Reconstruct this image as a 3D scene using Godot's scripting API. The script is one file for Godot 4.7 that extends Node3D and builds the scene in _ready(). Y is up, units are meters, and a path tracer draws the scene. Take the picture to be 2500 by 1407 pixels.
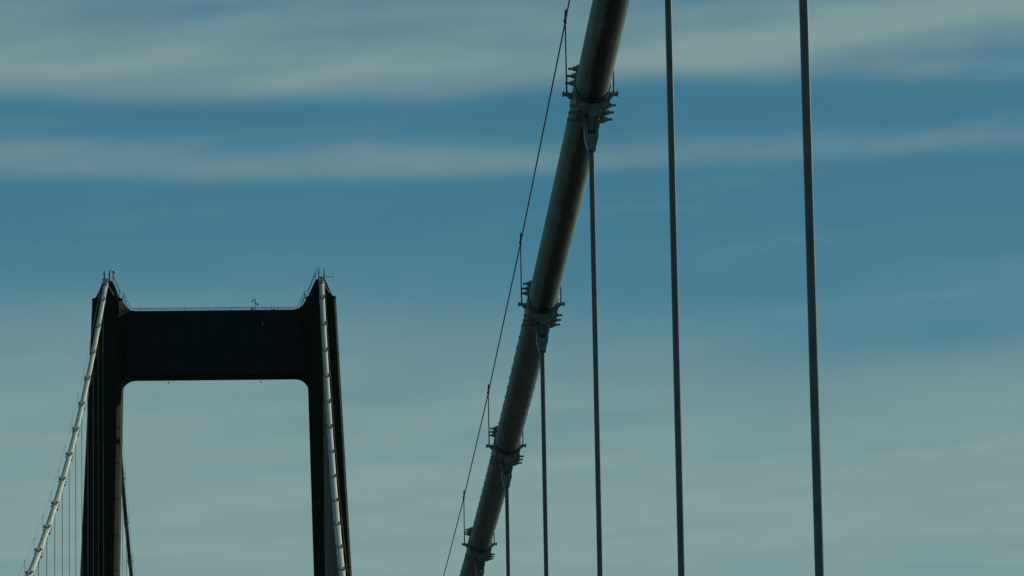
extends Node3D
# A suspension bridge seen from its roadway through a long lens: the main cable passing overhead,
# the far tower with its two cables, and a cirrus sky. x right, y up, -z ahead; the eye is the origin.

const EYE_YAW := 0.0487796      # turned to the right of the bridge axis
const EYE_PITCH := 0.16842615
const EYE_ROLL := -0.0172635
const TO_SUN := Vector3(0.80, 0.45, -0.74)

const CABLE_R := 0.215
const NEAR_X := 3.867           # plane of the cable that passes overhead
const FAR_X := -17.246          # plane of the other cable
const TOWER_X := -6.66          # middle of the tower
const FIRST_Z := 58.292         # distance to the first clamp in view; clamps stand every 12 m
const SPACING := 12.0
const ROPE_UP := 0.93
const ROPE_OUT := 0.295
const ZF := 462.0               # front and back of the tower legs
const ZB := 469.5
const DECK_Y := -2.3
const ORDINAL := ["first", "second", "third", "fourth", "fifth", "sixth", "seventh", "eighth", "ninth", "tenth", "eleventh", "twelfth", "thirteenth"]

var used := {}
var M := {}
var shapes := {}


func _ready() -> void:
	camera()
	sky()
	sun()
	materials()
	setting()
	tower()
	cables()
	clamps_and_hangers()
	hand_ropes()
	fittings()


# ---------------------------------------------------------------- camera, sky, sun

func camera() -> void:
	var right := Vector3(1, 0, 0)
	var up := Vector3(0, 1, 0)
	var ahead := Vector3(0, 0, -1)
	var r := right * cos(EYE_YAW) - ahead * sin(EYE_YAW)
	var a := right * sin(EYE_YAW) + ahead * cos(EYE_YAW)
	var u := up * cos(EYE_PITCH) - a * sin(EYE_PITCH)
	a = up * sin(EYE_PITCH) + a * cos(EYE_PITCH)
	var r2 := r * cos(EYE_ROLL) + u * sin(EYE_ROLL)
	var u2 := u * cos(EYE_ROLL) - r * sin(EYE_ROLL)
	var c := Camera3D.new()
	c.name = "camera"
	c.keep_aspect = Camera3D.KEEP_HEIGHT
	c.fov = 6.9027
	c.near = 0.2
	c.far = 40000.0
	c.transform = Transform3D(Basis(r2, u2, -a), Vector3.ZERO)
	add_child(c)
	c.current = true


var n_wide := FastNoiseLite.new()
var n_band := FastNoiseLite.new()
var n_wisp := FastNoiseLite.new()
var n_bump := FastNoiseLite.new()
var n_fibre := FastNoiseLite.new()


func noise(n: FastNoiseLite, the_seed: int, freq: float, octaves: int) -> void:
	n.seed = the_seed
	n.noise_type = FastNoiseLite.TYPE_SIMPLEX_SMOOTH
	n.frequency = freq
	n.fractal_type = FastNoiseLite.FRACTAL_FBM
	n.fractal_octaves = octaves
	n.fractal_gain = 0.5


func knots(x: float, k: Array) -> float:
	if x <= k[0][0]:
		return k[0][1]
	for i in range(1, k.size()):
		if x <= k[i][0]:
			var t: float = (x - k[i - 1][0]) / (k[i][0] - k[i - 1][0])
			return lerpf(k[i - 1][1], k[i][1], t * t * (3.0 - 2.0 * t))
	return k[k.size() - 1][1]


# a soft lens-shaped patch of thicker or thinner cirrus, in degrees
func patch(az: float, el: float, at_az: float, at_el: float, wide: float, high: float, tilt := 0.0) -> float:
	var x := (az - at_az) / wide
	var y := (el - at_el - tilt * (az - at_az)) / high
	return exp(-(x * x + y * y))


# how much cirrus lies in a direction, az and el in degrees
func cirrus(az: float, el: float) -> float:
	var a := deg_to_rad(az)
	var px := sin(a)
	var pz := cos(a)
	var warp := n_wide.get_noise_3d(px * 9.0, el * 0.5, pz * 9.0)
	var wide := n_wide.get_noise_3d(px * 7.0 + 4.0, el * 0.55 + warp * 0.5, pz * 7.0)
	var band := n_band.get_noise_3d(px * 7.0, (el - 0.02 * az) * 2.2 + warp * 1.2, pz * 7.0)
	var wisp := n_wisp.get_noise_3d(px * 9.0, (el - 0.03 * az) * 7.0 + warp * 5.0, pz * 9.0)
	var bump := n_bump.get_noise_3d(px * 60.0, el * 2.2, pz * 60.0)
	# fibres: long threads, some level, some rising to one side
	var v := el - (0.13 + 0.12 * wide) * az + warp * 0.6 + band * 0.15
	var slant := n_fibre.get_noise_2d(az * 0.55, v * 5.5)
	var level := n_fibre.get_noise_2d(az * 0.45 + 40.0, (el + 0.01 * az + warp * 0.35) * 11.0)
	# the banks low over the bridge: heights in degrees, x across them in units of about 6 degrees
	var x := (az - 2.8) / 6.13
	var upper := knots(x, [[-1.0, 12.02], [-0.7, 11.95], [-0.2, 11.92], [0.1, 12.08], [0.3, 12.16], [0.6, 12.06], [1.0, 11.98]])
	var crest := knots(x, [[-1.0, 12.42], [-0.4, 12.34], [0.1, 12.22], [0.45, 12.42], [0.7, 12.68], [1.0, 12.95]])
	var edge := smoothstep(upper - 0.13 + band * 0.07, upper + 0.20 + band * 0.12 + maxf(slant, 0.0) * 0.1, el)
	var bank := 0.58 + 0.22 * exp(-pow((el - crest) / 0.42, 2.0)) + 0.34 * smoothstep(0.1, 0.35, x) * exp(-pow((el - crest) / 0.26, 2.0))
	bank -= smoothstep(0.35, 0.9, x) * 0.26 * (1.0 - smoothstep(crest - 0.42, crest - 0.05, el))
	bank -= 0.26 * patch(az, el, -0.9, 13.15, 2.0, 0.28, 0.03) + 0.30 * patch(az, el, 5.6, 13.15, 1.8, 0.26, 0.05) + 0.14 * patch(az, el, 1.6, 12.75, 1.6, 0.16, 0.06)
	bank += 0.12 * patch(az, el, -2.2, 12.4, 1.5, 0.22, 0.03) + 0.10 * patch(az, el, 0.9, 12.55, 1.4, 0.14, 0.1)
	bank = edge * (bank + slant * 0.27 + level * 0.12 + wisp * 0.05)
	var mid := knots(x, [[-1.0, 11.23], [-0.5, 11.17], [0.0, 11.19], [0.5, 11.22], [1.0, 11.30]]) + 0.03 * band
	var thick := knots(x, [[-1.0, 0.215], [-0.3, 0.205], [0.2, 0.16], [1.0, 0.15]])
	var dy := el - mid
	var streak := exp(-pow(absf(dy) / (thick * (0.92 if dy < 0.0 else 1.1 + 0.35 * slant)), 3.4 if dy < 0.0 else 2.0)) * knots(x, [[-1.0, 0.54], [-0.3, 0.56], [0.1, 0.50], [0.5, 0.40], [1.0, 0.36]]) * (1.0 + 0.2 * slant + 0.25 * level)
	var foot := knots(x, [[-1.0, 9.85], [-0.5, 9.95], [-0.1, 9.85], [0.2, 9.5], [0.55, 9.3], [0.8, 9.5], [1.0, 9.6]])
	var veil := (1.0 - smoothstep(foot - 1.9, foot + 0.4, el + band * 0.22 + slant * 0.3)) * (0.84 + 0.10 * smoothstep(8.0, 6.5, el))
	veil *= 1.0 + 0.20 * level + 0.14 * wisp + 0.20 * slant + 0.16 * band
	veil -= 0.24 * patch(az, el, 1.6, 8.55, 1.3, 0.30, 0.08) + 0.16 * patch(az, el, 2.6, 7.9, 0.9, 0.16, 0.1) + 0.26 * patch(az, el, 8.2, 8.95, 1.6, 0.24, 0.02) + 0.14 * patch(az, el, 4.4, 8.1, 1.0, 0.10, 0.05) + 0.15 * patch(az, el, 7.6, 6.45, 1.6, 0.12) + 0.16 * patch(az, el, 0.2, 6.6, 1.7, 0.12, 0.06)
	veil += 0.14 * patch(az, el, 4.6, 8.9, 1.3, 0.14, 0.04) + 0.10 * patch(az, el, 6.2, 9.3, 0.9, 0.10, 0.02) + 0.12 * patch(az, el, -2.4, 9.3, 1.6, 0.25)
	var haze := 0.08 * smoothstep(10.6, 9.7, el) + 0.20 * maxf(slant - 0.05, 0.0) + 0.12 * maxf(level, 0.0) * smoothstep(-0.2, 0.3, wide) + 0.08 * patch(az, el, -2.9, 10.15, 1.2, 0.08) + 0.14 * patch(az, el, 8.6, 9.75, 1.0, 0.10, 0.07) + 0.16 * patch(az, el, 7.9, 9.45, 1.2, 0.06, 0.09) + 0.11 * patch(az, el, 7.0, 10.2, 1.3, 0.06, 0.10) + 0.09 * patch(az, el, 5.2, 10.6, 1.6, 0.05, 0.03) + 0.08 * patch(az, el, -0.8, 10.6, 1.8, 0.06, 0.02)
	var low := clampf(bank + streak + maxf(veil, 0.0) + haze + bump * 0.012, 0.0, 1.2)
	# the same kind of cirrus over the rest of the sky
	var open := clampf(0.30 + 0.75 * wide + 0.5 * band + 0.16 * wisp + 0.35 * smoothstep(9.0, 3.0, el), 0.0, 1.0)
	var here := (1.0 - smoothstep(1.15, 2.2, absf(x))) * (1.0 - smoothstep(13.4, 15.5, el)) * smoothstep(3.5, 5.8, el)
	return clampf(lerpf(open, low, here), 0.0, 1.1)


func sky_color(az: float, el: float, to_sun: Vector3) -> Color:
	var e := maxf(el, 0.0)
	var c := cirrus(az, e)
	var blue := Color(0.050, 0.178, 0.272).lerp(Color(0.064, 0.210, 0.292), smoothstep(12.0, 7.5, e))
	blue = blue.lerp(Color(0.014, 0.050, 0.110), smoothstep(12.0, 60.0, e))
	var white := Color(0.196, 0.311, 0.326).lerp(Color(0.212, 0.332, 0.330), smoothstep(11.0, 7.0, e))
	white = white.lerp(Color(0.085, 0.135, 0.16), smoothstep(14.0, 60.0, e))
	var s := blue.lerp(white, c)
	var a := deg_to_rad(az)
	var d := Vector3(sin(a) * cos(deg_to_rad(e)), sin(deg_to_rad(e)), -cos(a) * cos(deg_to_rad(e)))
	var off := rad_to_deg(d.angle_to(to_sun))
	var glow := 0.9 * exp(-pow(off / 17.0, 2.0))
	s = Color(s.r * (1.0 + glow) + 0.06 * glow, s.g * (1.0 + glow) + 0.05 * glow, s.b * (1.0 + glow) + 0.03 * glow)
	return s


func sky() -> void:
	noise(n_wide, 11, 0.22, 3)
	noise(n_band, 23, 0.5, 4)
	noise(n_wisp, 37, 0.5, 4)
	noise(n_bump, 5, 0.8, 3)
	noise(n_fibre, 61, 0.5, 5)
	var to_sun := TO_SUN.normalized()
	var w := 768
	var h := 384
	var im := Image.create(w, h, false, Image.FORMAT_RGBF)
	for y in h:
		var el := 90.0 - (y + 0.5) / h * 180.0
		if el < -1.5:
			im.fill_rect(Rect2i(0, y, w, h - y), Color(0.05, 0.09, 0.10))
			break
		for x in w:
			im.set_pixel(x, y, sky_color(wrapf((x + 0.5) / w * 360.0, -180.0, 180.0), el, to_sun))
	im.resize(4096, 2048, Image.INTERPOLATE_CUBIC)
	# the part near the horizon ahead is worked out at the full fineness
	for y in range(1024 - 260, 1025):
		var el := 90.0 - (y + 0.5) / 2048.0 * 180.0
		for x in range(-260, 330):
			im.set_pixel(posmod(x, 4096), y, sky_color((x + 0.5) / 4096.0 * 360.0, el, to_sun))
	var m := PanoramaSkyMaterial.new()
	m.panorama = ImageTexture.create_from_image(im)
	var s := Sky.new()
	s.sky_material = m
	var e := Environment.new()
	e.background_mode = Environment.BG_SKY
	e.sky = s
	e.tonemap_mode = Environment.TONE_MAPPER_LINEAR
	e.tonemap_exposure = 1.0
	e.sdfgi_enabled = true
	e.ssao_enabled = true
	e.ssil_enabled = true
	var we := WorldEnvironment.new()
	we.name = "sky"
	we.environment = e
	add_child(we)


func sun() -> void:
	var l := DirectionalLight3D.new()
	l.name = "sun"
	l.light_color = Color(1.0, 0.97, 0.86)
	l.light_energy = 0.9
	l.light_angular_distance = 0.5
	l.shadow_enabled = true
	add_child(l)
	l.look_at_from_position(TO_SUN * 50.0, Vector3.ZERO)


# ---------------------------------------------------------------- materials

func lin(r: float, g: float, b: float) -> Color:
	return Color(r, g, b).linear_to_srgb()


func mat(called: String, c: Color, rough: float, metal := 0.0) -> StandardMaterial3D:
	var m := StandardMaterial3D.new()
	m.resource_name = called
	m.albedo_color = c
	m.roughness = rough
	m.metallic = metal
	M[called] = m
	return m


func grain(m: StandardMaterial3D, the_seed: int, freq: float, dark: Color, light: Color, scale: Vector3, bump := 0.0) -> void:
	var n := FastNoiseLite.new()
	noise(n, the_seed, freq, 5)
	var t := NoiseTexture2D.new()
	t.width = 512
	t.height = 512
	t.seamless = true
	t.noise = n
	var g := Gradient.new()
	g.set_color(0, dark)
	g.set_color(1, light)
	t.color_ramp = g
	m.albedo_texture = t
	m.uv1_triplanar = true
	m.uv1_world_triplanar = true
	m.uv1_scale = scale
	if bump > 0.0:
		var b := NoiseTexture2D.new()
		b.width = 512
		b.height = 512
		b.seamless = true
		b.noise = n
		b.as_normal_map = true
		b.bump_strength = bump
		m.normal_enabled = true
		m.normal_texture = b


# paint on the wire wrapping: u runs once round the cable, v along it (one repeat is 24 m)
func wrapping_image(stain: bool, base: Color, the_seed: int) -> ImageTexture:
	var w := 256
	var h := 2048
	var n := FastNoiseLite.new()
	noise(n, the_seed, 0.02, 4)
	var ring := FastNoiseLite.new()
	noise(ring, the_seed + 1, 0.09, 2)
	var drip := FastNoiseLite.new()
	noise(drip, the_seed + 2, 0.05, 3)
	var rng := RandomNumberGenerator.new()
	rng.seed = the_seed
	var im := Image.create(w, h, false, Image.FORMAT_RGB8)
	for y in h:
		var wire := 1.0 + 0.16 * (rng.randf() - 0.5) + 0.10 * ring.get_noise_1d(y * 1.0)
		var jag := 7.0 * (rng.randf() - 0.5) + 3.0 * ring.get_noise_1d(y * 1.6 + 900.0)
		var drift := 6.0 * drip.get_noise_1d(y * 0.12)
		for x in w:
			var a := x / float(w) * TAU
			var p := n.get_noise_3d(cos(a) * 40.0, sin(a) * 40.0, y * 0.5)
			var q := drip.get_noise_3d(cos(a) * 60.0, sin(a) * 60.0, y * 0.06)
			var k := wire * (0.93 + 0.20 * p + 0.16 * q)
			var c := base * k
			c = c.lerp(base * Color(0.62, 0.56, 0.44), clampf(0.5 * smoothstep(0.1, 0.5, q), 0.0, 0.5))
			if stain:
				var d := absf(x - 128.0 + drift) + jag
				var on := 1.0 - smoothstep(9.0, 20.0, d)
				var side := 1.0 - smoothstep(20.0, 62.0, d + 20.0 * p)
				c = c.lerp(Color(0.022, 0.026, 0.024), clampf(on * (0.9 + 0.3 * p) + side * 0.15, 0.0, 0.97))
			im.set_pixel(x, y, c.linear_to_srgb())
	return ImageTexture.create_from_image(im)


func materials() -> void:
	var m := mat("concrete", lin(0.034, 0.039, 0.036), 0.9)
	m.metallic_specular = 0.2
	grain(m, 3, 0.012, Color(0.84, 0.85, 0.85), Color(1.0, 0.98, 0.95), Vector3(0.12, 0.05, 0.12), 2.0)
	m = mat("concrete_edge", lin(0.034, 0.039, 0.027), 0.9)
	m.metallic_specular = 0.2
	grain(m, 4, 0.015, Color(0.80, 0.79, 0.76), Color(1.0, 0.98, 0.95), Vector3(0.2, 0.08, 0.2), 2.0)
	mat("joint", lin(0.03, 0.03, 0.028), 0.95)
	m = mat("wrapping_paint", Color.WHITE, 0.55)
	m.albedo_texture = wrapping_image(false, Color(0.43, 0.485, 0.42), 71)
	m.uv1_scale = Vector3(1, 1, 1)
	m = mat("stained_shaded_paint", Color.WHITE, 0.6)
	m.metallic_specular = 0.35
	m.albedo_texture = wrapping_image(true, Color(0.20, 0.275, 0.24), 83)  # base darkened to hold the shade under the cable, apart from the stain
	m = mat("shaded_paint", Color.WHITE, 0.5)
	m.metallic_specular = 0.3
	m.albedo_texture = wrapping_image(false, Color(0.10, 0.128, 0.108), 97)  # darker copy of the wrapping paint, with shade put into its colour
	m = mat("pale_clamp_paint", lin(0.34, 0.38, 0.33), 0.5)
	m = mat("clamp_paint", lin(0.21, 0.27, 0.24), 0.55)
	grain(m, 9, 0.02, Color(0.72, 0.74, 0.70), Color(1, 1, 1), Vector3(0.9, 0.9, 0.9))
	m = mat("bolt_steel", lin(0.21, 0.225, 0.165), 0.5, 0.1)
	m = mat("socket_paint", lin(0.165, 0.22, 0.21), 0.5)
	grain(m, 10, 0.02, Color(0.75, 0.77, 0.74), Color(1, 1, 1), Vector3(0.9, 0.9, 0.9))
	m = mat("rod_paint", lin(0.12, 0.15, 0.145), 0.38)
	grain(m, 12, 0.03, Color(0.7, 0.72, 0.7), Color(1, 1, 1), Vector3(0.8, 0.25, 0.8))
	mat("rope_steel", lin(0.05, 0.055, 0.06), 0.5, 0.3)
	mat("rail_steel", lin(0.03, 0.04, 0.045), 0.6)
	mat("strap_steel", lin(0.13, 0.145, 0.12), 0.35, 0.4)
	mat("pale_steel", lin(0.5, 0.5, 0.44), 0.45)
	mat("dark_steel", lin(0.035, 0.04, 0.045), 0.4, 0.2)
	mat("red_glass", lin(0.42, 0.06, 0.05), 0.3)
	m = mat("asphalt", lin(0.05, 0.05, 0.05), 0.9)
	grain(m, 15, 0.05, Color(0.75, 0.75, 0.75), Color(1, 1, 1), Vector3(0.5, 0.5, 0.5))
	mat("deck_paint", lin(0.25, 0.27, 0.25), 0.7)
	m = mat("water", lin(0.018, 0.035, 0.042), 0.35)


# ---------------------------------------------------------------- shapes

func V(x: float, y: float, z: float) -> Vector3:      # z is the distance ahead
	return Vector3(x, y, -z)


func begin() -> SurfaceTool:
	var st := SurfaceTool.new()
	st.begin(Mesh.PRIMITIVE_TRIANGLES)
	st.set_smooth_group(-1)
	return st


func tri(st: SurfaceTool, a: Vector3, b: Vector3, c: Vector3) -> void:
	st.add_vertex(a)
	st.add_vertex(c)
	st.add_vertex(b)


func quad(st: SurfaceTool, a: Vector3, b: Vector3, c: Vector3, d: Vector3) -> void:   # counter-clockwise from outside
	tri(st, a, b, c)
	tri(st, a, c, d)


# rings of equal size, each counter-clockwise seen from the last ring back towards the first
func loft(st: SurfaceTool, rings: Array, capped := true) -> void:
	var n: int = rings[0].size()
	for i in rings.size() - 1:
		for k in n:
			var k2 := (k + 1) % n
			quad(st, rings[i][k], rings[i][k2], rings[i + 1][k2], rings[i + 1][k])
	if capped:
		for k in range(1, n - 1):
			tri(st, rings[0][0], rings[0][k + 1], rings[0][k])
			var e = rings[rings.size() - 1]
			tri(st, e[0], e[k], e[k + 1])


func box(st: SurfaceTool, lo: Vector3, hi: Vector3, bevel := 0.0) -> void:
	var b := bevel
	if b <= 0.0:
		loft(st, [
			[Vector3(lo.x, lo.y, hi.z), Vector3(hi.x, lo.y, hi.z), Vector3(hi.x, lo.y, lo.z), Vector3(lo.x, lo.y, lo.z)],
			[Vector3(lo.x, hi.y, hi.z), Vector3(hi.x, hi.y, hi.z), Vector3(hi.x, hi.y, lo.z), Vector3(lo.x, hi.y, lo.z)]])
		return
	var rings := []
	for s in [[lo.y, b], [lo.y + b, 0.0], [hi.y - b, 0.0], [hi.y, b]]:
		var i: float = s[1]
		rings.append([
			Vector3(lo.x + b + i * 0.5, s[0], hi.z - i), Vector3(hi.x - b - i * 0.5, s[0], hi.z - i), Vector3(hi.x - i, s[0], hi.z - b - i * 0.5), Vector3(hi.x - i, s[0], lo.z + b + i * 0.5),
			Vector3(hi.x - b - i * 0.5, s[0], lo.z + i), Vector3(lo.x + b + i * 0.5, s[0], lo.z + i), Vector3(lo.x + i, s[0], lo.z + b + i * 0.5), Vector3(lo.x + i, s[0], hi.z - b - i * 0.5)])
	loft(st, rings)


func bar(st: SurfaceTool, a: Vector3, b: Vector3, ra: float, rb := -1.0, sides := 8) -> void:
	if rb < 0.0:
		rb = ra
	var d := (b - a).normalized()
	var u := d.cross(Vector3.UP if absf(d.y) < 0.9 else Vector3.RIGHT).normalized()
	var v := d.cross(u)
	var r0 := []
	var r1 := []
	for k in sides:
		var t := TAU * k / sides
		r0.append(a + (u * cos(t) + v * sin(t)) * ra)
		r1.append(b + (u * cos(t) + v * sin(t)) * rb)
	st.set_smooth_group(0 if sides > 6 else -1)
	for k in sides:
		var k2 := (k + 1) % sides
		quad(st, r0[k], r0[k2], r1[k2], r1[k])
	st.set_smooth_group(-1)
	for k in range(1, sides - 1):
		tri(st, r0[0], r0[k + 1], r0[k])
		tri(st, r1[0], r1[k], r1[k + 1])


# an outline in the x-y plane given depth along z
func prism(st: SurfaceTool, outline: PackedVector2Array, z0: float, z1: float) -> void:
	if Geometry2D.is_polygon_clockwise(outline):
		outline.reverse()
	var n := outline.size()
	for k in n:
		var p := outline[k]
		var q := outline[(k + 1) % n]
		quad(st, Vector3(p.x, p.y, z1), Vector3(p.x, p.y, z0), Vector3(q.x, q.y, z0), Vector3(q.x, q.y, z1))
	var t := Geometry2D.triangulate_polygon(outline)
	for i in range(0, t.size(), 3):
		var a := outline[t[i]]
		var b := outline[t[i + 1]]
		var c := outline[t[i + 2]]
		if (b - a).cross(c - a) < 0.0:
			var s := b
			b = c
			c = s
		tri(st, Vector3(a.x, a.y, z1), Vector3(b.x, b.y, z1), Vector3(c.x, c.y, z1))
		tri(st, Vector3(a.x, a.y, z0), Vector3(c.x, c.y, z0), Vector3(b.x, b.y, z0))


func done(st: SurfaceTool, smooth := true) -> ArrayMesh:
	if smooth:
		st.generate_normals()
	return st.commit()


# a round tube along points, with u round it (0.5 at the bottom) and v along it
func tube(pts: PackedVector3Array, r: float, sides: int, v_per_m := 1.0 / 24.0) -> ArrayMesh:
	var p := PackedVector3Array()
	var n := PackedVector3Array()
	var uv := PackedVector2Array()
	var ix := PackedInt32Array()
	var run := 0.0
	for i in pts.size():
		var d := (pts[mini(i + 1, pts.size() - 1)] - pts[maxi(i - 1, 0)]).normalized()
		var side := Vector3.RIGHT if absf(d.x) < 0.9 else Vector3.UP
		var up := side.cross(d).normalized()
		side = d.cross(up).normalized()
		if i > 0:
			run += pts[i].distance_to(pts[i - 1])
		for k in sides + 1:
			var t := TAU * k / sides
			var o := side * sin(t) + up * cos(t)
			p.append(pts[i] + o * r)
			n.append(o)
			uv.append(Vector2(float(k) / sides, run * v_per_m))
	for i in pts.size() - 1:
		for k in sides:
			var a := i * (sides + 1) + k
			ix.append_array([a, a + sides + 1, a + 1, a + 1, a + sides + 1, a + sides + 2])
	var arr := []
	arr.resize(Mesh.ARRAY_MAX)
	arr[Mesh.ARRAY_VERTEX] = p
	arr[Mesh.ARRAY_NORMAL] = n
	arr[Mesh.ARRAY_TEX_UV] = uv
	arr[Mesh.ARRAY_INDEX] = ix
	var m := ArrayMesh.new()
	m.add_surface_from_arrays(Mesh.PRIMITIVE_TRIANGLES, arr)
	return m


# ---------------------------------------------------------------- objects

func numbered(called: String) -> String:
	if not used.has(called):
		used[called] = 0
		return called
	used[called] += 1
	return "%s_%03d" % [called, used[called]]


func tag(o: Node, label: String, category: String, group := "") -> void:
	o.set_meta("label", label)
	o.set_meta("category", category)
	if group:
		o.set_meta("group", group)


func thing(called: String, at: Vector3, label: String, category: String, group := "") -> Node3D:
	var o := Node3D.new()
	o.name = numbered(called)
	o.position = at
	add_child(o)
	tag(o, label, category, group)
	return o


func obj(called: String, mesh: Mesh, m: String, parent: Node, at := Transform3D()) -> MeshInstance3D:
	var o := MeshInstance3D.new()
	o.mesh = mesh
	o.material_override = M[m]
	o.transform = at
	if parent == self:
		o.name = numbered(called)
		add_child(o)
		return o
	var base := called
	var k := 0
	while parent.has_node(NodePath(called)):
		k += 1
		called = "%s_%03d" % [base, k]
	o.name = called
	parent.add_child(o, true)
	return o


func structure(called: String, mesh: Mesh, m: String, label := "") -> void:
	var o := obj(called, mesh, m, self)
	o.set_meta("kind", "structure")
	if label:
		o.set_meta("label", label)


# ---------------------------------------------------------------- the bridge's lines

func cable_y(z: float) -> float:                     # height of the main span's cable
	if z <= 463.0:
		return 10.7047 + 0.000562997 * pow(z - 112.6975, 2.0)
	var t := z - 466.0
	if t > 3.0:
		return 80.75 - 0.40 * t + 0.0013 * t * t
	return lerpf(cable_y(463.0), 80.75 - 1.2 + 0.0117, (t + 3.0) / 6.0) + 0.62 * (1.0 - pow(t / 3.0, 2.0))


func cable_slope(z: float) -> float:
	return (cable_y(z + 0.05) - cable_y(z - 0.05)) / 0.1


func ho(y: float) -> float:                           # outer and inner faces of a leg, from the middle of the tower
	return 11.93 + (77.95 - y) * 0.0455


func hi(y: float) -> float:
	return 9.16 + (68.6 - y) * 0.0205


func leg_ring(s: float, y: float, grow: float) -> Array:
	var g := grow
	var o := ho(y) + g
	var i := hi(y) - g
	var pts := [[i + 0.36, ZF - g], [o - 0.2, ZF - g], [o, ZF + 0.6], [o, ZB - 0.25], [o - 0.2, ZB + g], [i + 0.36, ZB + g], [i, ZB - 0.36], [i, ZF + 0.7]]
	var r := []
	for p in pts:
		r.append(V(TOWER_X + s * p[0], y, p[1]))
	if s < 0.0:
		r.reverse()
	return r


# ---------------------------------------------------------------- setting

func setting() -> void:
	var st := begin()
	quad(st, Vector3(-20000, -46, 20000), Vector3(20000, -46, 20000), Vector3(20000, -46, -20000), Vector3(-20000, -46, -20000))
	structure("water", done(st), "water", "dark blue strait under the bridge")
	st = begin()
	box(st, V(FAR_X - 0.7, DECK_Y - 3.0, 640), V(NEAR_X + 0.7, DECK_Y, -60), 0.2)
	structure("bridge_deck", done(st), "deck_paint", "pale painted steel deck between the two cables")
	st = begin()
	var y := DECK_Y + 0.004
	quad(st, V(FAR_X + 1.2, y, -60), V(NEAR_X - 1.2, y, -60), V(NEAR_X - 1.2, y, 640), V(FAR_X + 1.2, y, 640))
	structure("road", done(st), "asphalt", "grey asphalt carriageway on the bridge deck")


# ---------------------------------------------------------------- tower

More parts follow.
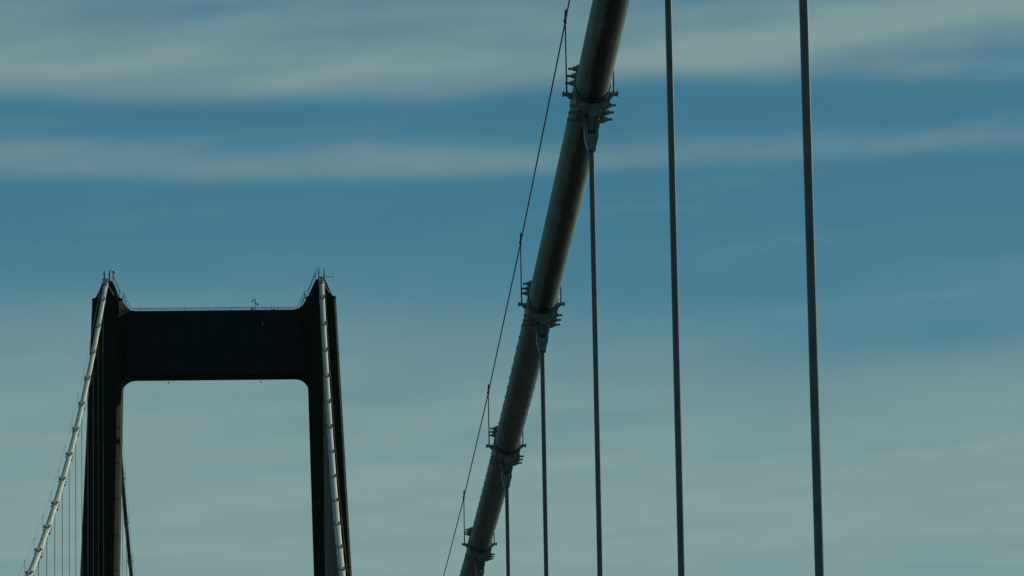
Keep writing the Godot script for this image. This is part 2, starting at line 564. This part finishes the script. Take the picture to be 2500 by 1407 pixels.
func tower() -> void:
	var t := thing("bridge_tower", V(TOWER_X, -46, 465.75), "dark concrete portal tower with two tapered legs and a deep crossbeam", "bridge tower")
	var off := Transform3D(Basis(), -t.position)
	for s in [-1.0, 1.0]:
		var st := begin()
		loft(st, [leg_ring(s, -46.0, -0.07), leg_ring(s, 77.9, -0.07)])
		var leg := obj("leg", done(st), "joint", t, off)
		# cast in lifts of 3.5 m with open joints
		var y := 75.8
		var tops := [77.92]
		while y > -46.0:
			tops.append(y)
			y -= 3.506
		tops.append(-46.0)
		for i in tops.size() - 1:
			st = begin()
			var top: float = tops[i] - (0.0 if i == 0 else 0.025)
			var low: float = tops[i + 1] + 0.025
			var rings := [leg_ring(s, low, -0.02), leg_ring(s, low + 0.02, 0.0), leg_ring(s, top - 0.02, 0.0), leg_ring(s, top, -0.02)]
			loft(st, rings)
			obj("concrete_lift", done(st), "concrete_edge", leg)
		# haunch where the chamfer widens to meet the crossbeam
		st = begin()
		var front := []
		var back := []
		for k in [[77.9, 0.0, 0.66], [77.6, 0.10, 0.85], [77.36, 0.28, 1.1], [77.14, 0.55, 1.35], [76.96, 0.85, 1.5], [75.6, 0.85, 1.52], [74.4, 0.6, 1.52], [73.0, 0.2, 1.1], [72.0, 0.0, 0.66]]:
			front.append(V(TOWER_X + s * (hi(k[0]) + 0.34), k[0], ZF - 0.01))
			back.append(V(TOWER_X + s * (hi(k[0]) - k[1]), k[0], ZF + k[2]))
		for k in front.size() - 1:
			if s < 0.0:
				quad(st, front[k + 1], back[k + 1], back[k], front[k])
			else:
				quad(st, front[k], back[k], back[k + 1], front[k + 1])
		obj("haunch", done(st), "concrete_edge", leg)
		# shoulder and saddle housing
		st = begin()
		var c: float = TOWER_X + s * 10.45
		loft(st, [
			ring4(c, 1.5, 77.9, ZF + 0.02, ZB - 0.02), ring4(c, 1.47, 77.97, ZF + 0.05, ZB - 0.05), ring4(c, 1.1, 78.13, ZF + 0.1, ZB - 0.1), ring4(c, 1.06, 78.22, ZF + 0.12, ZB - 0.12),
			ring4(c - s * 0.03, 0.46, 79.74, ZF + 0.5, ZB - 0.5), ring4(c - s * 0.03, 0.40, 79.8, ZF + 0.55, ZB - 0.55)])
		var house := obj("saddle_housing", done(st), "concrete", t, off)
		var cx: float = FAR_X if s < 0.0 else NEAR_X
		st = begin()
		box(st, V(cx - 0.24, 79.46, 465.5), V(cx + 0.24, 79.86, 461.7), 0.04)
		box(st, V(cx - 0.30, 79.80, 463.6), V(cx + 0.30, 79.88, 461.6), 0.01)
		obj("saddle_casting", done(st), "pale_steel", house)
		st = begin()
		var a := V(cx, cable_y(460.6), 460.6)
		var b := V(cx, cable_y(461.7), 461.7)
		bar(st, a, b, 0.27, 0.27, 20)
		bar(st, a - (b - a) * 0.15, a, 0.235, 0.27, 20)
		bar(st, a + (b - a) * 0.1, a + (b - a) * 0.25, 0.31, 0.31, 20)
		obj("cable_sleeve", done(st), "clamp_paint", house)
		for k in [-1.0, 1.0]:
			st = begin()
			var x: float = cx + k * 0.26 + (0.1 if s < 0.0 else 0.0)
			loft(st, [
				[V(x - 0.07, 79.4, 462.2), V(x + 0.07, 79.4, 462.2), V(x + 0.07, 79.4, 465.8), V(x - 0.07, 79.4, 465.8)],
				[V(x - 0.06, 80.1, 462.3), V(x + 0.06, 80.1, 462.3), V(x + 0.06, 80.1, 464.8), V(x - 0.06, 80.1, 464.8)],
				[V(x - 0.04, 80.8, 462.5), V(x + 0.04, 80.8, 462.5), V(x + 0.04, 80.8, 463.6), V(x - 0.04, 80.8, 463.6)],
				[V(x - 0.03, 80.88, 462.7), V(x + 0.03, 80.88, 462.7), V(x + 0.03, 80.88, 463.3), V(x - 0.03, 80.88, 463.3)]])
			obj("horn_plate", done(st), "dark_steel", house)
		st = begin()
		bar(st, V(cx + 0.34, 79.1, 461.95), V(cx + 0.78, 78.28, 461.8), 0.035)
		obj("lit_facet_bar", done(st), "pale_steel", house)  # pale bar standing in for a sunlit groove facet of the housing
		stair(t, off, s)
	# crossbeam: one cast beam with rounded haunches
	var half := PackedVector2Array()
	half.append(Vector2(9.6, 77.8))
	for k in [[8.9, 77.8], [8.68, 77.45], [8.45, 77.2], [8.2, 77.05], [7.75, 76.95]]:
		half.append(Vector2(k[0], k[1]))
	var low := PackedVector2Array()
	for k in 9:
		var q := PI / 2.0 * k / 8.0
		low.append(Vector2(7.86 + 1.32 * sin(q), 70.62 - 1.28 * (1.0 - cos(q))))
	low.append(Vector2(9.6, 68.4))
	var outline := PackedVector2Array()
	for p in half:
		outline.append(Vector2(p.x + TOWER_X, p.y))
	for k in half.size():
		var p := half[half.size() - 1 - k]
		outline.append(Vector2(TOWER_X - p.x, p.y))
	for k in low.size():
		var p := low[low.size() - 1 - k]
		outline.append(Vector2(TOWER_X - p.x, p.y))
	for p in low:
		outline.append(Vector2(TOWER_X + p.x, p.y))
	var st := begin()
	prism(st, outline, -467.6, -463.45)
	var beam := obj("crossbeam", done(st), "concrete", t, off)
	st = begin()
	bar(st, V(-1.95, 75.7, 463.4), V(-1.95, 75.35, 463.4), 0.03)
	bar(st, V(-1.95, 75.78, 463.36), V(-1.95, 75.66, 463.4), 0.055)
	obj("pipe_fixture", done(st), "pale_steel", beam)  # small pale pipe fixture on the beam face
	# hand rail along the crossbeam
	var z := 466.0
	st = begin()
	bar(st, V(-14.9, 77.64, z), V(1.62, 77.62, z), 0.028)
	var railing := obj("railing", done(st), "rail_steel", t, off)
	st = begin()
	bar(st, V(-14.7, 77.50, z), V(1.5, 77.48, z), 0.022)
	obj("middle_rail", done(st), "rail_steel", railing)
	for k in 8:
		st = begin()
		var x := -14.1 + k * 2.27
		bar(st, V(x, 76.95, z), V(x, 77.63, z), 0.018)
		obj("post", done(st), "rail_steel", railing)


func ring4(c: float, half: float, y: float, z0: float, z1: float) -> Array:
	return [V(c - half, y, z0), V(c + half, y, z0), V(c + half, y, z1), V(c - half, y, z1)]


# the steep steps from the crossbeam to the saddle, with their rails
func stair(t: Node3D, off: Transform3D, s: float) -> void:
	var z := 463.3
	var c := TOWER_X
	var st := begin()
	bar(st, V(c + s * 9.90, 79.7, z), V(c + s * 9.28, 78.3, z), 0.05)
	bar(st, V(c + s * 8.98, 78.5, z), V(c + s * 8.33, 77.0, z), 0.035)
	var o := obj("stair", done(st), "rail_steel", t, off)
	for k in [[10.02, 80.86, 9.28, 79.0, 0.026], [9.95, 80.45, 9.25, 78.8, 0.02], [9.28, 79.0, 9.12, 78.72, 0.026], [9.12, 78.72, 8.86, 78.72, 0.022], [8.86, 78.72, 8.14, 77.1, 0.026], [9.18, 78.6, 8.28, 76.95, 0.02], [10.02, 80.86, 10.14, 81.16, 0.018]]:
		st = begin()
		bar(st, V(c + s * k[0], k[1], z), V(c + s * k[2], k[3], z), k[4])
		obj("hand_rail", done(st), "rail_steel", o)
	for k in [[9.93, 79.7, 80.65], [9.29, 78.3, 79.02], [8.84, 78.1, 78.72]]:
		st = begin()
		bar(st, V(c + s * k[0], k[1], z), V(c + s * k[0], k[2], z), 0.026)
		obj("post", done(st), "rail_steel", o)
	st = begin()
	for i in 9:
		var f := (i + 0.5) / 9.0
		var p := V(c + s * lerpf(9.90, 9.28, f), lerpf(79.7, 78.3, f), z)
		box(st, p - Vector3(0.05, 0.012, 0.35), p + Vector3(0.05, 0.012, 0.0))
	var steps := obj("steps", done(st), "rail_steel", o)
	steps.set_meta("kind", "stuff")


# ---------------------------------------------------------------- cables

func line(x: float, z0: float, z1: float, step: float, up := 0.0) -> PackedVector3Array:
	var p := PackedVector3Array()
	var n := maxi(1, int(ceil((z1 - z0) / step)))
	for i in n + 1:
		var z := lerpf(z0, z1, float(i) / n)
		p.append(V(x, cable_y(z) + up, z))
	return p


func cables() -> void:
	var change := FIRST_Z + SPACING
	var a := thing("main_cable", V(NEAR_X, cable_y(change), change), "thick grey cable overhead, streaked black underneath and bound with steel straps", "bridge cable")
	var off := Transform3D(Basis(), -a.position)
	var o := obj("stained_wrapping", tube(line(NEAR_X, -10.0, change, 1.0), CABLE_R, 48), "stained_shaded_paint", a, off)
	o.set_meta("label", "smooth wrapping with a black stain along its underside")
	o = obj("shaded_wrapping", tube(line(NEAR_X, change, change + 84.0, 1.0), CABLE_R, 48), "shaded_paint", a, off)
	o.set_meta("label", "brownish wrapping with shade in its paint, bound with steel straps")
	obj("wrapping", tube(line(NEAR_X, change + 84.0, 560.0, 2.0), CABLE_R, 40), "wrapping_paint", a, off)
	# steel straps round the lower panels
	var strap := strap_mesh()
	for panel in 3:
		for k in 14:
			var z := change + panel * SPACING + 0.75 + k * 0.82
			if k == 13 and panel < 3:
				continue
			var at := Transform3D(Basis(Vector3.RIGHT, atan(cable_slope(z))), V(NEAR_X, cable_y(z), z))
			obj("strap", strap, "strap_steel", a, off * at)
	var b := thing("main_cable", V(FAR_X, cable_y(350.0), 350.0), "pale sunlit cable rising to the tower leg that carries the red lamp", "bridge cable")
	off = Transform3D(Basis(), -b.position)
	obj("wrapping", tube(line(FAR_X, 120.0, 463.0, 2.0), CABLE_R, 32), "wrapping_paint", b, off)
	var c := obj("side_span_wrapping", tube(line(FAR_X, 463.0, 620.0, 1.0), CABLE_R, 24), "shaded_paint", b, off)  # shade behind the leg comes partly from this darkened paint
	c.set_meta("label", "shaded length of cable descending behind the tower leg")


func strap_mesh() -> ArrayMesh:
	var st := begin()
	var n := 40
	var r := CABLE_R + 0.003
	st.set_smooth_group(-1)
	for k in n:
		var a := TAU * k / n
		var b := TAU * (k + 1) / n
		var p := Vector3(cos(a), sin(a), 0)
		var q := Vector3(cos(b), sin(b), 0)
		var h := Vector3(0, 0, 0.008)
		st.set_smooth_group(1)
		quad(st, p * r + h, p * r - h, q * r - h, q * r + h)
		st.set_smooth_group(-1)
		quad(st, p * (r - 0.004) + h, p * r + h, q * r + h, q * (r - 0.004) + h)
		quad(st, p * r - h, p * (r - 0.004) - h, q * (r - 0.004) - h, q * r - h)
	for s in [-1.0, 1.0]:
		box(st, Vector3(minf(s * r, s * (r + 0.012)), -0.012, -0.014), Vector3(maxf(s * r, s * (r + 0.012)), 0.012, 0.014))
	return done(st)


# ---------------------------------------------------------------- clamps

func half_shell(s: float, length: float) -> ArrayMesh:
	var st := begin()
	var n := 22
	var ri := CABLE_R + 0.003
	var L := length / 2.0
	var stations := [[-L, ri + 0.006], [-L, 0.229], [-L + 0.015, 0.234], [-L + 0.07, 0.234], [-L + 0.085, 0.2295], [L - 0.085, 0.2295], [L - 0.07, 0.234], [L - 0.015, 0.234], [L, 0.229], [L, ri + 0.006]]
	for k in n:
		var a := PI / 2.0 - PI * (k / float(n)) * 0.965 - 0.055
		var b := PI / 2.0 - PI * ((k + 1) / float(n)) * 0.965 - 0.055
		var p := Vector3(s * cos(a), sin(a), 0)
		var q := Vector3(s * cos(b), sin(b), 0)
		for i in stations.size() - 1:
			var z0: float = stations[i][0]
			var r0: float = stations[i][1]
			var z1: float = stations[i + 1][0]
			var r1: float = stations[i + 1][1]
			st.set_smooth_group(i + 2)
			var v0 := p * r0 + Vector3(0, 0, z0)
			var v1 := q * r0 + Vector3(0, 0, z0)
			var v2 := q * r1 + Vector3(0, 0, z1)
			var v3 := p * r1 + Vector3(0, 0, z1)
			if s > 0.0:
				quad(st, v0, v1, v2, v3)
			else:
				quad(st, v3, v2, v1, v0)
	st.set_smooth_group(-1)
	for v in [-1.0, 1.0]:
		var y0 := 0.20 if v > 0.0 else -0.305
		var y1 := 0.305 if v > 0.0 else -0.20
		var x0 := minf(s * 0.012, s * 0.115)
		var x1 := maxf(s * 0.012, s * 0.115)
		box(st, Vector3(x0, y0, -L + 0.1 - v * 0.0), Vector3(x1, y1, L - 0.1), 0.012)
		# gusset webs between the bolts
		var count := maxi(2, int(length / 0.33))
		for k in count:
			var z := lerpf(-L + 0.12, L - 0.12, k / float(count - 1))
			var xa := minf(s * 0.1, s * 0.175)
			var xb := maxf(s * 0.1, s * 0.175)
			box(st, Vector3(xa, minf(v * 0.17, v * 0.265), z - 0.018), Vector3(xb, maxf(v * 0.17, v * 0.265), z + 0.018), 0.006)
	return done(st)


func bolt_shape(st: SurfaceTool, at: Vector3) -> void:
	bar(st, at - Vector3(0.285, 0, 0), at + Vector3(0.285, 0, 0), 0.0165, 0.0165, 10)
	for s in [-1.0, 1.0]:
		bar(st, at + Vector3(s * 0.10, 0, 0), at + Vector3(s * 0.175, 0, 0), 0.055, 0.050, 12)
		bar(st, at + Vector3(s * 0.175, 0, 0), at + Vector3(s * 0.192, 0, 0), 0.042, 0.042, 12)
		bar(st, at + Vector3(s * 0.192, 0, 0), at + Vector3(s * 0.225, 0, 0), 0.032, 0.032, 6)


func lug_mesh() -> ArrayMesh:
	var st := begin()
	# outline in the plane of the cable, thickness across it
	var o := [[-0.30, -0.225], [0.30, -0.225], [0.27, -0.28], [0.15, -0.315], [0.115, -0.42], [0.095, -0.475], [0.05, -0.505], [-0.05, -0.505], [-0.095, -0.475], [-0.115, -0.42], [-0.15, -0.315], [-0.27, -0.28]]
	var rings := []
	for x in [[-0.038, 0.94], [-0.031, 1.0], [0.031, 1.0], [0.038, 0.94]]:
		var r := []
		for p in o:
			r.append(Vector3(x[0], -0.36 + (p[1] + 0.36) * (x[1] * 0.5 + 0.5), p[0] * x[1]))
		rings.append(r)
	loft(st, rings)
	# the broad seat that carries the plate
	box(st, Vector3(-0.18, -0.268, -0.30), Vector3(0.18, -0.215, 0.26), 0.01)
	# the end plate that runs from the shell down into the hanger plate
	var e := PackedVector2Array()
	for k in 13:
		var a := -PI * (0.10 + 0.80 * k / 12.0)
		e.append(Vector2(cos(a), sin(a)) * (CABLE_R + 0.008))
	for p in [[-0.229, -0.07], [-0.226, -0.13], [-0.210, -0.20], [-0.194, -0.275], [-0.10, -0.292], [-0.062, -0.306], [-0.044, -0.335], [-0.039, -0.38], [0.039, -0.38], [0.044, -0.335], [0.062, -0.306], [0.10, -0.292], [0.194, -0.275], [0.210, -0.20], [0.226, -0.13], [0.229, -0.07]]:
		e.append(Vector2(p[0], p[1]))
	prism(st, e, 0.40, 0.475)
	return done(st)


func bracket_mesh(s: float) -> ArrayMesh:
	var st := begin()
	box(st, Vector3(minf(s * 0.215, s * 0.345), -0.02, -0.035), Vector3(maxf(s * 0.215, s * 0.345), 0.016, 0.035), 0.005)
	box(st, Vector3(minf(s * 0.325, s * 0.35), -0.026, -0.04), Vector3(maxf(s * 0.325, s * 0.35), 0.03, 0.04), 0.004)
	loft(st, [
		[Vector3(minf(s * 0.22, s * 0.26), -0.06, 0.03), Vector3(maxf(s * 0.22, s * 0.26), -0.06, 0.03), Vector3(maxf(s * 0.22, s * 0.26), -0.06, -0.03), Vector3(minf(s * 0.22, s * 0.26), -0.06, -0.03)],
		[Vector3(minf(s * 0.22, s * 0.30), -0.02, 0.03), Vector3(maxf(s * 0.22, s * 0.30), -0.02, 0.03), Vector3(maxf(s * 0.22, s * 0.30), -0.02, -0.03), Vector3(minf(s * 0.22, s * 0.30), -0.02, -0.03)]])
	return done(st)


func post_mesh() -> ArrayMesh:
	var st := begin()
	bar(st, Vector3(0, 0.016, 0), Vector3(0, ROPE_UP + 0.02, 0), 0.0105, 0.009)
	bar(st, Vector3(0, 0.016, 0), Vector3(0, 0.05, 0), 0.016, 0.012)
	return done(st)


func rope_clip_mesh() -> ArrayMesh:
	var st := begin()
	bar(st, Vector3(0, ROPE_UP - 0.02, 0), Vector3(0, ROPE_UP + 0.03, 0), 0.022)
	bar(st, Vector3(0.0, ROPE_UP + 0.03, 0), Vector3(0.006, ROPE_UP + 0.11, 0), 0.012, 0.016)
	bar(st, Vector3(0.006, ROPE_UP + 0.11, 0), Vector3(0.01, ROPE_UP + 0.16, 0), 0.016, 0.01)
	return done(st)


func keep(key: String, make: Callable) -> Mesh:
	if not shapes.has(key):
		shapes[key] = make.call()
	return shapes[key]


# a two-part clamp round the cable: bolts above and below, a hanger plate, and two posts for the hand ropes
func clamp_at(x: float, z: float, label: String, group: String, bolts: int, each: bool) -> void:
	var o := thing("cable_clamp", V(x, cable_y(z), z), label, "cable clamp", group)
	var lean := Transform3D(Basis(Vector3.RIGHT, atan(cable_slope(z))), Vector3.ZERO)
	var length := 0.335 * (bolts - 1) + 0.36
	for s in [-1.0, 1.0]:
		obj("half_shell", keep("shell%d%d" % [s, bolts], half_shell.bind(s, length)), "clamp_paint" if each else "pale_clamp_paint", o, lean)
	var one := keep("bolt", func() -> Mesh:
		var st := begin()
		bolt_shape(st, Vector3.ZERO)
		return done(st))
	for v in [-1.0, 1.0]:
		if each:
			for k in bolts:
				var at := Vector3(0, v * 0.262, (k - (bolts - 1) / 2.0) * 0.335 - v * 0.09)
				obj("bolt", one, "bolt_steel", o, lean * Transform3D(Basis(), at))
		else:
			var row := keep("row%d" % bolts, func() -> Mesh:
				var st := begin()
				for k in bolts:
					bolt_shape(st, Vector3(0, 0, (k - (bolts - 1) / 2.0) * 0.335))
				return done(st))
			obj("bolt_row", row, "bolt_steel", o, lean * Transform3D(Basis(), Vector3(0, v * 0.262, 0))).set_meta("kind", "stuff")
	obj("hanger_plate", keep("lug", lug_mesh), "socket_paint", o, Transform3D())
	for s in [-1.0, 1.0]:
		obj("bracket", keep("bracket%d" % s, bracket_mesh.bind(s)), "clamp_paint", o)
		var at := Transform3D(Basis(), Vector3(s * ROPE_OUT, 0, 0))
		obj("rope_post", keep("post", post_mesh), "rail_steel", o, at)
		obj("rope_clip", keep("clip", rope_clip_mesh), "rail_steel", o, at)


# ---------------------------------------------------------------- hangers

func socket_mesh() -> ArrayMesh:
	var st := begin()
	var o := PackedVector2Array([Vector2(-0.066, -0.262), Vector2(-0.078, -0.285), Vector2(-0.086, -0.40), Vector2(-0.086, -0.56), Vector2(-0.05, -0.70), Vector2(-0.05, -0.725), Vector2(0.05, -0.725), Vector2(0.05, -0.70), Vector2(0.086, -0.56), Vector2(0.086, -0.40), Vector2(0.078, -0.285), Vector2(0.066, -0.262), Vector2(0.045, -0.262), Vector2(0.045, -0.53), Vector2(0.0, -0.545), Vector2(-0.045, -0.53), Vector2(-0.045, -0.262)])
	prism(st, o, -0.11, 0.11)
	return done(st)


func pin_mesh() -> ArrayMesh:
	var st := begin()
	bar(st, Vector3(-0.105, -0.39, 0), Vector3(0.105, -0.39, 0), 0.034, 0.034, 12)
	bar(st, Vector3(-0.099, -0.39, 0), Vector3(-0.086, -0.39, 0), 0.055, 0.055, 12)
	bar(st, Vector3(0.086, -0.39, 0), Vector3(0.099, -0.39, 0), 0.055, 0.055, 12)
	return done(st)


func hanger_at(x: float, z: float, label: String, group: String, r := 0.0335) -> void:
	var y := cable_y(z)
	var o := thing("hanger", V(x, y, z), label, "hanger rod", group)
	obj("socket", keep("socket", socket_mesh), "socket_paint", o)
	obj("pin", keep("pin", pin_mesh), "bolt_steel", o)
	var st := begin()
	bar(st, Vector3(0, -0.70, 0), Vector3(0, DECK_Y - y + 0.5, 0), r, r, 20)
	obj("rod", done(st), "rod_paint", o)
	st = begin()
	bar(st, Vector3(0, DECK_Y - y + 0.55, 0), Vector3(0, DECK_Y - y + 0.2, 0), 0.04, 0.07, 12)
	box(st, Vector3(-0.1, DECK_Y - y, -0.1), Vector3(0.1, DECK_Y - y + 0.22, 0.1), 0.02)
	obj("deck_socket", done(st), "socket_paint", o)


func clamps_and_hangers() -> void:
	var g := "clamps on the cable passing overhead"
	var names := ["large bolted cable clamp, topmost one on the streaked cable overhead", "bolted cable clamp where the black streak ends and the straps begin", "bolted cable clamp between two strapped lengths of the overhead cable", "bolted cable clamp at the lower edge, smallest on the overhead cable"]
	for n in 4:
		clamp_at(NEAR_X, FIRST_Z + SPACING * n, names[n], g, 3, true)
	g = "hangers of the cable passing overhead"
	names = ["thickest dark steel hanger rod, crossing the whole height of the sky", "dark steel hanger rod crossing the whole sky, second thickest", "hanger rod below the topmost clamp of the overhead cable", "hanger rod below the clamp where the black streak ends", "short hanger rod below the third clamp of the overhead cable", "stub of hanger fork under the lowest visible overhead clamp"]
	for n in 6:
		hanger_at(NEAR_X, FIRST_Z + SPACING * (n - 2), names[n], g)
	for m in 12:
		var z := FIRST_Z + SPACING * (33 - m)
		var bolts := 5 if m < 6 else 4
		clamp_at(FAR_X, z, "small pale clamp, %s below the tower top on the red lamp's cable" % ORDINAL[m], "clamps on the cable below the red lamp", bolts, false)
		if m < 11:
			hanger_at(FAR_X, z, "thin hanger under the %s clamp below the red lamp" % ORDINAL[m], "hangers below the red lamp's cable", 0.025)
		clamp_at(NEAR_X, z, "small pale clamp, %s below the tower top on the cross antenna's cable" % ORDINAL[m], "clamps on the cable below the cross antenna", bolts, false)
		if m < 11:
			hanger_at(NEAR_X, z, "thin hanger against the dark leg under the %s clamp below the cross antenna" % ORDINAL[m], "hangers below the cross antenna's cable", 0.025)
	for k in 4:
		var z := 496.0 + 12.0 * k
		clamp_at(FAR_X, z, "comb-like dark clamp on the cable behind the tower leg, %s from its top" % ORDINAL[k], "clamps on the cable behind the tower", 7, false)
		hanger_at(FAR_X, z, "faint hanger beyond the tower leg under the %s comb-like dark clamp" % ORDINAL[k], "hangers behind the tower", 0.025)


# ---------------------------------------------------------------- hand ropes

func rope(pts: PackedVector3Array, label: String, group: String) -> void:
	var o := obj("hand_rope", tube(pts, 0.0102, 8), "rope_steel", self)
	tag(o, label, "rope", group)


func hand_ropes() -> void:
	for c in [[NEAR_X, "antenna", "the overhead cable"], [FAR_X, "lamp", "the red lamp's cable"]]:
		for s in [-1.0, 1.0]:
			var p := PackedVector3Array()
			var first := -4 if c[1] == "antenna" else 8
			for n in range(first, 34):
				var z := FIRST_Z + SPACING * n
				p.append(V(c[0] + s * ROPE_OUT, cable_y(z) + ROPE_UP, z))
			p.append(V(c[0] + s * 0.26, 80.75, 462.6))
			var on := "outer" if (s < 0.0) == (c[1] == "lamp") else "roadway"
			rope(p, "thin dark hand rope on the %s side of %s" % [on, c[2]], "hand ropes")
	for s in [-1.0, 1.0]:
		var p := PackedVector3Array()
		p.append(V(FAR_X + s * 0.26, 80.75, 463.4))
		p.append(V(FAR_X + s * ROPE_OUT, cable_y(484.0) + ROPE_UP, 484.0))
		for k in 6:
			var z := 496.0 + 12.0 * k
			p.append(V(FAR_X + s * ROPE_OUT, cable_y(z) + ROPE_UP, z))
		rope(p, "thin hand rope on the %s side of the dark cable behind the tower" % ("outer" if s < 0.0 else "roadway"), "hand ropes")


# ---------------------------------------------------------------- small fittings on the tower

func fittings() -> void:
	var z := 463.9
	# mast with two cameras
	var base := V(-2.67, 76.95, z)
	var o := thing("camera_mast", base, "slim dark mast with two drooping cameras on top of the crossbeam", "camera mast")
	var st := begin()
	bar(st, Vector3(0, 0, 0), Vector3(-0.01, 1.12, 0), 0.035, 0.03)
	bar(st, Vector3(-0.05, 1.08, 0), Vector3(-0.07, 1.26, 0), 0.022)
	bar(st, Vector3(0, 0.62, 0), Vector3(0, 0.78, 0), 0.055)
	bar(st, Vector3(-0.01, 1.05, 0), Vector3(-0.01, 1.14, 0), 0.05)
	bar(st, Vector3(0.0, 0.86, 0), Vector3(0.06, 0.90, 0), 0.05)
	obj("pole", done(st), "dark_steel", o)
	for k in [[-1.0, 1.10, 0.20], [1.0, 0.75, 0.22]]:
		st = begin()
		var s: float = k[0]
		var y: float = k[1]
		bar(st, Vector3(0, y - 0.08, 0), Vector3(s * 0.09, y - 0.01, 0), 0.026)
		bar(st, Vector3(s * 0.09, y - 0.01, 0), Vector3(s * 0.17, y, 0), 0.028, 0.034)
		bar(st, Vector3(s * 0.17, y, 0), Vector3(s * 0.22, y - 0.06, 0), 0.034, 0.05)
		bar(st, Vector3(s * 0.21, y - 0.04, 0), Vector3(s * 0.25, y - 0.17, 0.02), 0.05, 0.085, 12)
		bar(st, Vector3(s * 0.25, y - 0.17, 0.02), Vector3(s * 0.265, y - 0.25, 0.03), 0.085, 0.05, 12)
		obj("camera", done(st), "dark_steel", o)
	# two thin whip antennas beside it
	for k in [[-1.64, 0.52, "short grey whip antenna standing just beside the camera mast"], [-1.07, 0.85, "taller grey whip antenna, further along the crossbeam from the camera mast"]]:
		st = begin()
		bar(st, Vector3(0, 0, 0), Vector3(0, k[1], 0), 0.014, 0.009)
		bar(st, Vector3(0, 0, 0), Vector3(0, k[1] * 0.35, 0), 0.02)
		var w := obj("whip_antenna", done(st), "rail_steel", self, Transform3D(Basis(), V(k[0], 76.96, z)))
		tag(w, k[2], "antenna", "whip antennas on the crossbeam")
	# small junction boxes on the beam
	for k in [[-0.85, 0.16, "low dark box on the crossbeam beyond the whip antennas"], [-3.0, 0.32, "small dark box on the rail beside the camera mast"]]:
		st = begin()
		box(st, Vector3(-0.1, 0, -0.08), Vector3(0.1, k[1] * 0.6, 0.08), 0.015)
		box(st, Vector3(-0.05, k[1] * 0.6, -0.05), Vector3(0.07, k[1], 0.05), 0.01)
		var w := obj("junction_box", done(st), "dark_steel", self, Transform3D(Basis(), V(k[0], 76.955, z)))
		tag(w, k[2], "box", "boxes on the crossbeam")
	# dipole antenna on a boom
	o = thing("cross_antenna", V(4.15, 79.92, 462.4), "thin dipole antenna on a horizontal boom beside the saddle", "antenna")
	st = begin()
	bar(st, Vector3(0.0, 0.06, 0), Vector3(0.85, 0.08, 0), 0.028, 0.024)
	bar(st, Vector3(0.0, -0.2, 0), Vector3(0.0, 0.2, 0), 0.03)
	obj("boom", done(st), "rail_steel", o)
	st = begin()
	bar(st, Vector3(0.85, -0.5, 0), Vector3(0.85, 0.68, 0), 0.011)
	bar(st, Vector3(0.85, 0.03, 0), Vector3(0.85, 0.13, 0), 0.03)
	obj("dipole", done(st), "rail_steel", o)
	# red obstruction lamp
	o = thing("obstruction_lamp", V(-16.48, 80.4, 462.8), "small red obstruction lamp beside the saddle horns", "lamp")
	st = begin()
	bar(st, Vector3(-0.08, -0.6, 0), Vector3(-0.03, 0.3, 0), 0.022)
	bar(st, Vector3(-0.12, 0.2, 0), Vector3(0.06, 0.2, 0), 0.02)
	obj("stand", done(st), "rail_steel", o)
	st = begin()
	bar(st, Vector3(0, 0.26, 0), Vector3(0, 0.34, 0), 0.07, 0.11, 14)
	obj("housing", done(st), "dark_steel", o)
	st = begin()
	bar(st, Vector3(0, 0.34, 0), Vector3(0, 0.40, 0), 0.13, 0.13, 16)
	bar(st, Vector3(0, 0.40, 0), Vector3(0, 0.47, 0), 0.13, 0.07, 16)
	obj("lens", done(st), "red_glass", o)
	# two lamps hung under the beam
	for k in [[-11.16, "small hanging lamp under the crossbeam, on the red lamp's half"], [-2.17, "small hanging lamp under the crossbeam, on the camera mast's half"]]:
		o = thing("hanging_lamp", V(k[0] * 1.01, 70.6, 467.2), k[1], "lamp", "lamps under the crossbeam")
		st = begin()
		bar(st, Vector3(0, 0.0, 0), Vector3(0, -0.2, 0), 0.016)
		obj("stem", done(st), "dark_steel", o)
		st = begin()
		bar(st, Vector3(0, -0.2, 0), Vector3(0, -0.27, 0), 0.03, 0.13, 14)
		bar(st, Vector3(0, -0.27, 0), Vector3(0, -0.29, 0), 0.13, 0.13, 14)
		obj("shade", done(st), "dark_steel", o)
